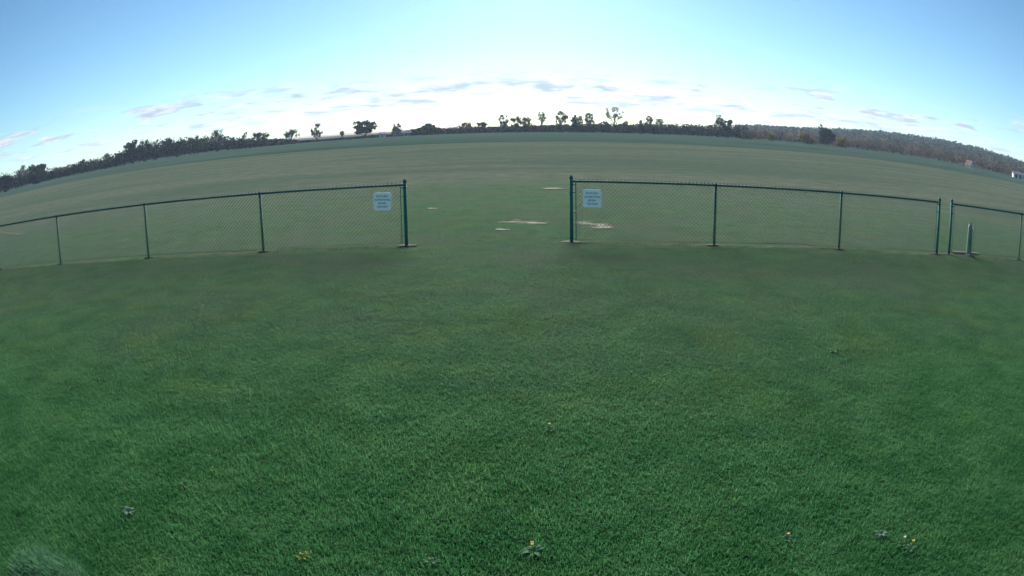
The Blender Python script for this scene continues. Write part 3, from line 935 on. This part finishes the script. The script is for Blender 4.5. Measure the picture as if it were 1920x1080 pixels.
T = [  # px, top, width px, kind, material, label
    (8, 327, 34, 'bush', M_DARK, 'dark rounded bush cut by the left edge of the picture'),
    (42, 310, 20, 'feathery', M_BUD, 'thin feathery tree just left of the big dark bush at far left'),
    (70, 303, 40, 'bush', M_DARK, 'big dark spreading bush at the far left of the tree line'),
    (110, 315, 26, 'feathery', M_BUD, 'low twiggy thicket right of the big dark bush at far left'),
    (140, 308, 16, 'round', M_DARK, 'small round tree left of the narrow upright dark one'),
    (156, 297, 20, 'column', M_DARK, 'narrow upright dark tree in the left tree line'),
    (180, 303, 20, 'sparse', M_BUD, 'low loose tree right of the narrow upright dark one'),
    (201, 287, 16, 'feathery', M_BUD, 'slim twiggy tree left of the dense dark group'),
    (220, 286, 28, 'round', M_DARK, 'rounded dark tree at the foot of the dense left group'),
    (250, 263, 38, 'round', M_DARK, 'tall dark tree at the left end of the dense group'),
    (274, 260, 24, 'sparse', M_DARK, 'tall tree with an open top beside the dense left group'),
    (294, 270, 26, 'round', M_DARK, 'lower dark tree in the middle of the dense left group'),
    (314, 259, 30, 'round', M_DARK, 'broad full dark tree right of the middle of the left group'),
    (338, 261, 32, 'round', M_DARK, 'broad dark tree ending the dense left group'),
    (371, 253, 38, 'sparse', M_MID, 'loose wide tree with spiky top right of the dense group'),
    (410, 243, 30, 'feathery', M_BUD, 'tall feathery half-bare tree at the end of the left trees'),
    (436, 258, 16, 'feathery', M_BUD, 'little twiggy tree between the feathery tree and the spire-shaped one'),
    (459, 246, 19, 'column', M_MID, 'loose spire-shaped tree in the left treeline'),
    (487, 246, 38, 'sparse', M_BUD, 'wide airy tree right of the spire-shaped one'),
    (546, 242, 32, 'feathery', M_BUD, 'airy fan-shaped tree standing alone before the pinkish hill'),
    (593, 230, 24, 'sparse', M_MID, 'slender tall tree standing alone before the pinkish hill'),
    (641, 245, 8, 'bare', M_BUD, 'tiny bare sapling left of the umbrella-shaped tree'),
    (683, 224, 48, 'broad', M_MID, 'umbrella-shaped tree with a visible trunk left of the houses'),
    (744, 230, 22, 'sparse', M_MID, 'small tree sticking up behind the dark-roofed house'),
    (771, 241, 28, 'bush', M_DARK, 'low dark bush between the dark-roofed house and the dome-shaped bush'),
    (805, 231, 46, 'bush', M_MID, 'large dome-shaped bush right of the dark-roofed house'),
    (873, 228, 26, 'feathery', M_BUD, 'twiggy fork-topped tree right of the dome-shaped bush'),
    (902, 228, 26, 'sparse', M_MID, 'loose round tree left of the dense central trees'),
    (945, 214, 22, 'sparse', M_DARK, 'dense dark tree at the left end of the central group'),
    (968, 214, 24, 'sparse', M_DARK, 'dense dark tree in the middle of the central group'),
    (988, 218, 24, 'sparse', M_MID, 'looser tree at the right end of the central group'),
    (1016, 209, 20, 'bare', M_BUD, 'thin bare tree right of the central group'),
    (1050, 207, 26, 'sparse', M_DARK, 'dark leaning tree with a lopsided crown near the centre'),
    (1082, 215, 26, 'round', M_DARK, 'compact dark tree right of the lopsided one'),
    (1105, 209, 22, 'sparse', M_MID, 'open tree between the compact dark tree and the big bare one'),
    (1132, 224, 20, 'round', M_DARK, 'low tree at the left foot of the big bare tree'),
    (1153, 200, 40, 'bare', M_BUD, 'tall bare fan-shaped tree rising above the hedge near the centre'),
    (1173, 226, 12, 'sparse', M_MID, 'low tree at the right foot of the big bare tree'),
    (1202, 222, 10, 'column', M_DARK, 'small narrow dark tree right of the big bare tree'),
    (1218, 216, 20, 'sparse', M_MID, 'open tree right of the small narrow dark one'),
    (1237, 222, 18, 'bare', M_BUD, 'bare round-topped tree right of the open tree'),
    (1352, 215, 24, 'feathery', M_MID, 'pale loose tree leaning out of the large dark one'),
    (1364, 219, 28, 'round', M_DARK, 'large dark tree standing before the hedge right of centre'),
    (1545, 233, 26, 'sparse', M_DARK, 'ragged dark evergreen top rising above the yellow shrubs'),
    (1550, 242, 34, 'round', M_DARK, 'big dark evergreen between the two yellow shrubs'),
]
for i, (px, tp, w, kd, m, lab) in enumerate(T):
    tree('bush' if kd == 'bush' else 'tree', lab, px, tp, w, kd, m, R=R_TREE + ((i * 37 % 11) - 5 if px != 744 else 18), cat='bush' if kd == 'bush' else 'tree',
         lean=.12 if px == 1050 else (-.06 if px == 1352 else 0))
for px, tp, w, lab in ((1512, 249, 34, 'golden yellow shrub left of the big dark evergreen'), (1577, 257, 22, 'golden yellow shrub right of the big dark evergreen'),
                       (1402, 243, 30, 'yellowish shrub right of the large dark tree before the hedge'), (1446, 250, 18, 'small golden shrub farther right along the wood edge')):
    tree('bush', lab, px, tp, w, 'bush', M_GOLD if px != 1402 else M_OLIVE, R=R_TREE - 4, cat='bush')

# hedge and wood masses, too dense to tell the plants apart
def mass(name, label, pts, mats, per, depth, R, cat, lo=.35, hi=1.0, step=1.3, card=(.22, .5)):
    """pts: list of (px, top px); leaves and twigs fill the ground-to-top volume"""
    C = []; KM = []; px = pts[0][0]; r = rng
    xs_, ys_ = zip(*pts)
    while px < pts[-1][0]:
        tp = np.interp(px, xs_, ys_)
        for _ in range(per):
            Rq = R + r.uniform(-depth / 2, depth / 2)
            p2 = px + r.uniform(-step, step) * 2
            x, y, z = spot(p2, Rq)
            H = max(.8, top_height(p2, tp, Rq, z)) * r.uniform(lo, hi)
            w = H * r.uniform(.22, .42)
            n = 26
            g_ = r.normal(size=(n, 3)); g_ /= np.linalg.norm(g_, axis=1, keepdims=True)
            q = np.array([x, y, z + H * .55]) + g_ * np.array([w, w, H * .47]) * (r.uniform(.3, 1, (n, 1)) ** .5)
            C.append(q); KM.append(int((math.sin(p2 * .137 + 1.3 * math.sin(p2 * .05) + r.uniform(-.5, .5)) * .5 + .5) * 3.99 * len(mats) + (r.integers(0, 9) == 0) * 2) % len(mats))
        px += step * 2
    C = np.concatenate(C)
    k = np.repeat(np.array(KM), 26)
    V = leaf_cards(C, rng.uniform(card[0], card[1], len(C)) * (R / R_TREE))
    me = quads_mesh(name, V)
    for m in mats: me.materials.append(m)
    me.polygons.foreach_set('material_index', k.astype(np.int32))
    o = link(name, me)
    return tag(o, label, cat, kind='stuff')
mass('hedgerow', 'dark continuous hedge under the left and middle trees', [(-40, 334), (20, 327), (60, 317), (100, 318), (160, 305), (220, 293), (250, 273), (290, 269), (340, 264), (380, 261), (410, 257), (440, 261), (480, 262), (530, 261), (560, 264), (600, 262),
     (660, 257), (700, 253), (740, 252), (800, 243), (850, 240), (930, 238), (1000, 236), (1100, 233), (1200, 233), (1300, 235), (1400, 238)],
     [M_DARK, M_BUD, M_DARK, M_MID, M_DARK], 7, 14, R_TREE + 8, 'hedge', .6, 1.25, card=(.3, .65))
mass('woodland', 'mauve and olive wood edge on the right under the hill', [(1385, 239), (1440, 242), (1500, 247), (1560, 250), (1620, 256), (1680, 262), (1740, 270), (1800, 280), (1860, 295), (1960, 318)],
     [M_BUD, M_MAUVE, M_BUD, M_OLIVE, M_MID, M_MAUVE], 6, 30, R_TREE + 30, 'wood', .45, 1.05)

# hills
def hill(name, label, ridge, R0, R1, mat, skirt=260.0):
    """terrain rising from R0 to a ridge at R1 whose skyline follows the given pixels"""
    xs_, ys_ = zip(*ridge); mb = MB(); cols = 70; rows = 12; vs = []
    for j in range(cols):
        px = xs_[0] + (xs_[-1] - xs_[0]) * j / (cols - 1)
        az, el = azel(px, np.interp(px, xs_, ys_))
        zt = CAM_H + R1 * math.tan(el) + 1.0 * math.sin(j * .9) * .4
        edge = min(1, j / 6, (cols - 1 - j) / 6)
        for k in range(rows):
            s = k / (rows - 3)
            if s <= 1: R = R0 + (R1 - R0) * s; z = -1.5 + (zt + 1.5) * (s * s * (3 - 2 * s))
            else: R = R1 + skirt * (s - 1) * 4; z = zt - (zt + 2) * (s - 1) * 4
            vs.append((R * math.sin(az), R * math.cos(az), max(z, -2.0)))
    mb.add(vs, [(j * rows + k, (j + 1) * rows + k, (j + 1) * rows + k + 1, j * rows + k + 1) for j in range(cols - 1) for k in range(rows - 1)])
    return tag(mb.build(name, mat, smooth=True), label, kind='structure')
def mat_hill(name, a, b):
    t = NT(name); P = t.pos()
    f = t.noise(P, 0.03, 5, 0.65)
    return t.done(t.bsdf(t.mix(t.smooth(f, .35, .65), c4(*a), c4(*b)), .95, .1, t.noise(P, .4, 4, .7), .8, 1.5))
RIDGE = [(1330, 240), (1420, 239), (1480, 242), (1560, 246), (1640, 250), (1700, 256), (1760, 265), (1820, 277), (1870, 291), (1960, 320), (2020, 340)]
hill('wooded_hill', 'long wooded hill behind the right-hand trees', [(x, y + 6) for x, y in RIDGE], 480, 900, mat_hill('hill_forest_floor', (0.022, 0.032, 0.028), (0.040, 0.046, 0.036)))
hill('bare_hill', 'far pinkish bare hillside behind the trees left of centre', [(500, 274), (545, 259), (590, 254), (640, 249), (700, 245), (730, 244), (800, 241), (850, 236), (890, 236), (950, 240), (990, 248)], 900, 1500,
     mat_hill('bare_soil', (0.22, 0.14, 0.115), (0.30, 0.21, 0.17)))
C = []
xs_, ys_ = zip(*RIDGE)
for i in range(2600):
    px = rng.uniform(1380, 1990); s = rng.uniform(.25, 1.02) ** .7
    az, el = azel(px, np.interp(px, xs_, ys_) + 6)
    zt = CAM_H + 900 * math.tan(el); R = 480 + 420 * s; zz = -1.5 + (zt + 1.5) * (s * s * (3 - 2 * s)) if s <= 1 else zt
    h = rng.uniform(4.5, 11.0); n = 22
    g_ = rng.normal(size=(n, 3)); g_ /= np.linalg.norm(g_, axis=1, keepdims=True)
    C.append(np.array([R * math.sin(az), R * math.cos(az), zz + h * .35]) + g_ * np.array([h * .45, h * .45, h * .5]) * (rng.uniform(.3, 1, (n, 1)) ** .5))
C = np.concatenate(C)
me = quads_mesh('hill_forest', leaf_cards(C, rng.uniform(.8, 2.0, len(C))))
for m in (M_DARK, M_DARK, M_MID): me.materials.append(m)
me.polygons.foreach_set('material_index', np.repeat(rng.integers(0, 3, len(C) // 22), 22).astype(np.int32))
tag(link('hill_forest', me), 'dark forest covering the hill on the right', 'forest', kind='stuff')

# houses
M_ROOFD = simple('dark_shingle', (0.045, 0.042, 0.048), 0.85, 0.2, 0.3, 1.5)
M_ROOFR = simple('brown_red_roof', (0.10, 0.055, 0.050), 0.85, 0.2, 0.25, 1.5)
M_ROOFG = simple('grey_metal_roof', (0.18, 0.20, 0.23), 0.6, 0.4, 0.15, 1.0)
M_WALLW = simple('white_siding', (0.66, 0.65, 0.62), 0.7, 0.3, 0.1, 1.0)
M_WALLG = simple('grey_siding', (0.12, 0.11, 0.12), 0.8, 0.3, 0.15, 1.0)
M_PANE = simple('dark_window_pane', (0.03, 0.035, 0.045), 0.15, 0.6, 0.2)
def house(name, label, px, R, L, Wd, wall_h, roof_h, yaw, wall, roof, windows=(), doors=(), cat='house'):
    """gabled building; ridge along local x; openings on the long front (-y) and the gable end (-x): (side, pos, z, w, h)"""
    x, y, z = spot(px, R); az = math.atan2(x, y)
    root = empty(name, (x, y, z), -az + yaw); tag(root, label, cat)
    l, w = L / 2, Wd / 2
    mb = MB()
    mb.add([(-l, -w, 0), (l, -w, 0), (l, w, 0), (-l, w, 0), (-l, -w, wall_h), (l, -w, wall_h), (l, w, wall_h), (-l, w, wall_h), (-l, 0, wall_h + roof_h), (l, 0, wall_h + roof_h)],
           [(0, 1, 5, 4), (2, 3, 7, 6), (3, 0, 4, 8, 7), (1, 2, 6, 9, 5), (4, 5, 9, 8), (6, 7, 8, 9)])
    wl_ = mb.build('wall', wall, root)
    e = .35; t_ = .14
    for sgn in (-1, 1):
        mb = MB(); k = roof_h / w
        y0, z0 = sgn * (w + e), wall_h - e * k + .03
        a = [(-l - e, y0, z0), (l + e, y0, z0), (l + e, 0, wall_h + roof_h + .03), (-l - e, 0, wall_h + roof_h + .03)]
        mb.add(a + [(p[0], p[1], p[2] + t_) for p in a], [(0, 1, 2, 3), (7, 6, 5, 4), (0, 4, 5, 1), (1, 5, 6, 2), (2, 6, 7, 3), (3, 7, 4, 0)])
        mb.build('roof_slope', roof, root)
    for nm, lst in (('window', windows), ('door', doors)):
        for side, p, zc_, ww, hh in lst:
            mb = MB()
            if side == 'front': mb.box((p - ww / 2, -w - .06, zc_ - hh / 2), (p + ww / 2, -w + .02, zc_ + hh / 2))
            else: mb.box((-l - .06, p - ww / 2, zc_ - hh / 2), (-l + .02, p + ww / 2, zc_ + hh / 2))
            f = mb.build(nm, M_WALLW if wall is not M_WALLW else M_WALLG, root)
            mb = MB(); i_ = .10
            if side == 'front': mb.box((p - ww / 2 + i_, -w - .075, zc_ - hh / 2 + i_), (p + ww / 2 - i_, -w - .05, zc_ + hh / 2 - i_))
            else: mb.box((-l - .075, p - ww / 2 + i_, zc_ - hh / 2 + i_), (-l - .05, p + ww / 2 - i_, zc_ + hh / 2 - i_))
            mb.build('pane', M_PANE, f)
    return root
house('farmhouse', 'house with a dark pointed roof behind the hedge left of centre', 748, R_TREE + 2, 7.0, 6.4, 2.2, 2.3, math.radians(78), M_WALLG, M_ROOFD,
      [('end', -1.6, 1.5, 1.0, 1.2), ('end', 1.6, 1.5, 1.0, 1.2), ('front', -2, 1.5, 1.0, 1.2), ('front', 2, 1.5, 1.0, 1.2)])
house('shed', 'low shed with a blue-grey roof right of the dark-roofed house', 761, R_TREE - 3, 4.6, 3.0, 1.7, .9, math.radians(4), M_WALLG, M_ROOFG, (), [('front', 0, .95, 1.6, 1.8)], cat='shed')
house('shed', 'small white shed between the umbrella-shaped tree and the dark-roofed house', 717, R_TREE - 3, 2.6, 2.2, 1.7, .7, math.radians(20), M_WALLW, M_ROOFG, [('front', .6, 1.1, .6, .6)], [('front', -.5, .9, .9, 1.7)], cat='shed')
house('farmhouse', 'white-gabled house with a long reddish roof below the hill at right', 1818, R_TREE + 6, 6.0, 3.4, 1.2, 2.4, math.radians(128), M_WALLW, M_ROOFR,
      [('end', 0, 2.0, .7, .9), ('end', -.8, .9, .6, .8), ('end', .8, .9, .6, .8)])
house('white_barn', 'long white building cut by the right edge of the picture', 1912, R_TREE + 2, 9.5, 5.0, 2.2, 1.1, math.radians(10), M_WALLW, M_ROOFG,
      [('front', 3.2, 1.3, 1.0, .9)], [('front', -2.6, 1.0, 1.6, 2.0), ('front', .2, 1.0, 1.6, 2.0)], cat='barn')
x, y, z = spot(1890, R_TREE - 18)
pole = empty('utility_pole', (x, y, z)); tag(pole, 'thin pale utility pole left of the long white building', 'pole')
mb = MB(); mb.tube((0, 0, 0), (0, 0, 5.2), .13, .09, n=8); mb.build('shaft', M_PLANK, pole)
mb = MB(); mb.box((-.7, -.06, 4.7), (.7, .06, 4.84)); mb.build('crossarm', M_PLANK, pole)

# ------------------------------------------------------------------ air between the camera and the far hills
t = NT('evening_haze')
pv = t.n.new('ShaderNodeVolumePrincipled')
pv.inputs['Color'].default_value = (0.55, 0.74, 1.0, 1)
pv.inputs['Density'].default_value = 0.00013
pv.inputs['Anisotropy'].default_value = 0.2
t.l.new(pv.outputs[0], t.out.inputs['Volume'])
mb = MB(); mb.box((-1750, -60, -4), (1750, 1950, 75))
tag(mb.build('haze', t.m), 'thin evening haze over the field', kind='stuff')
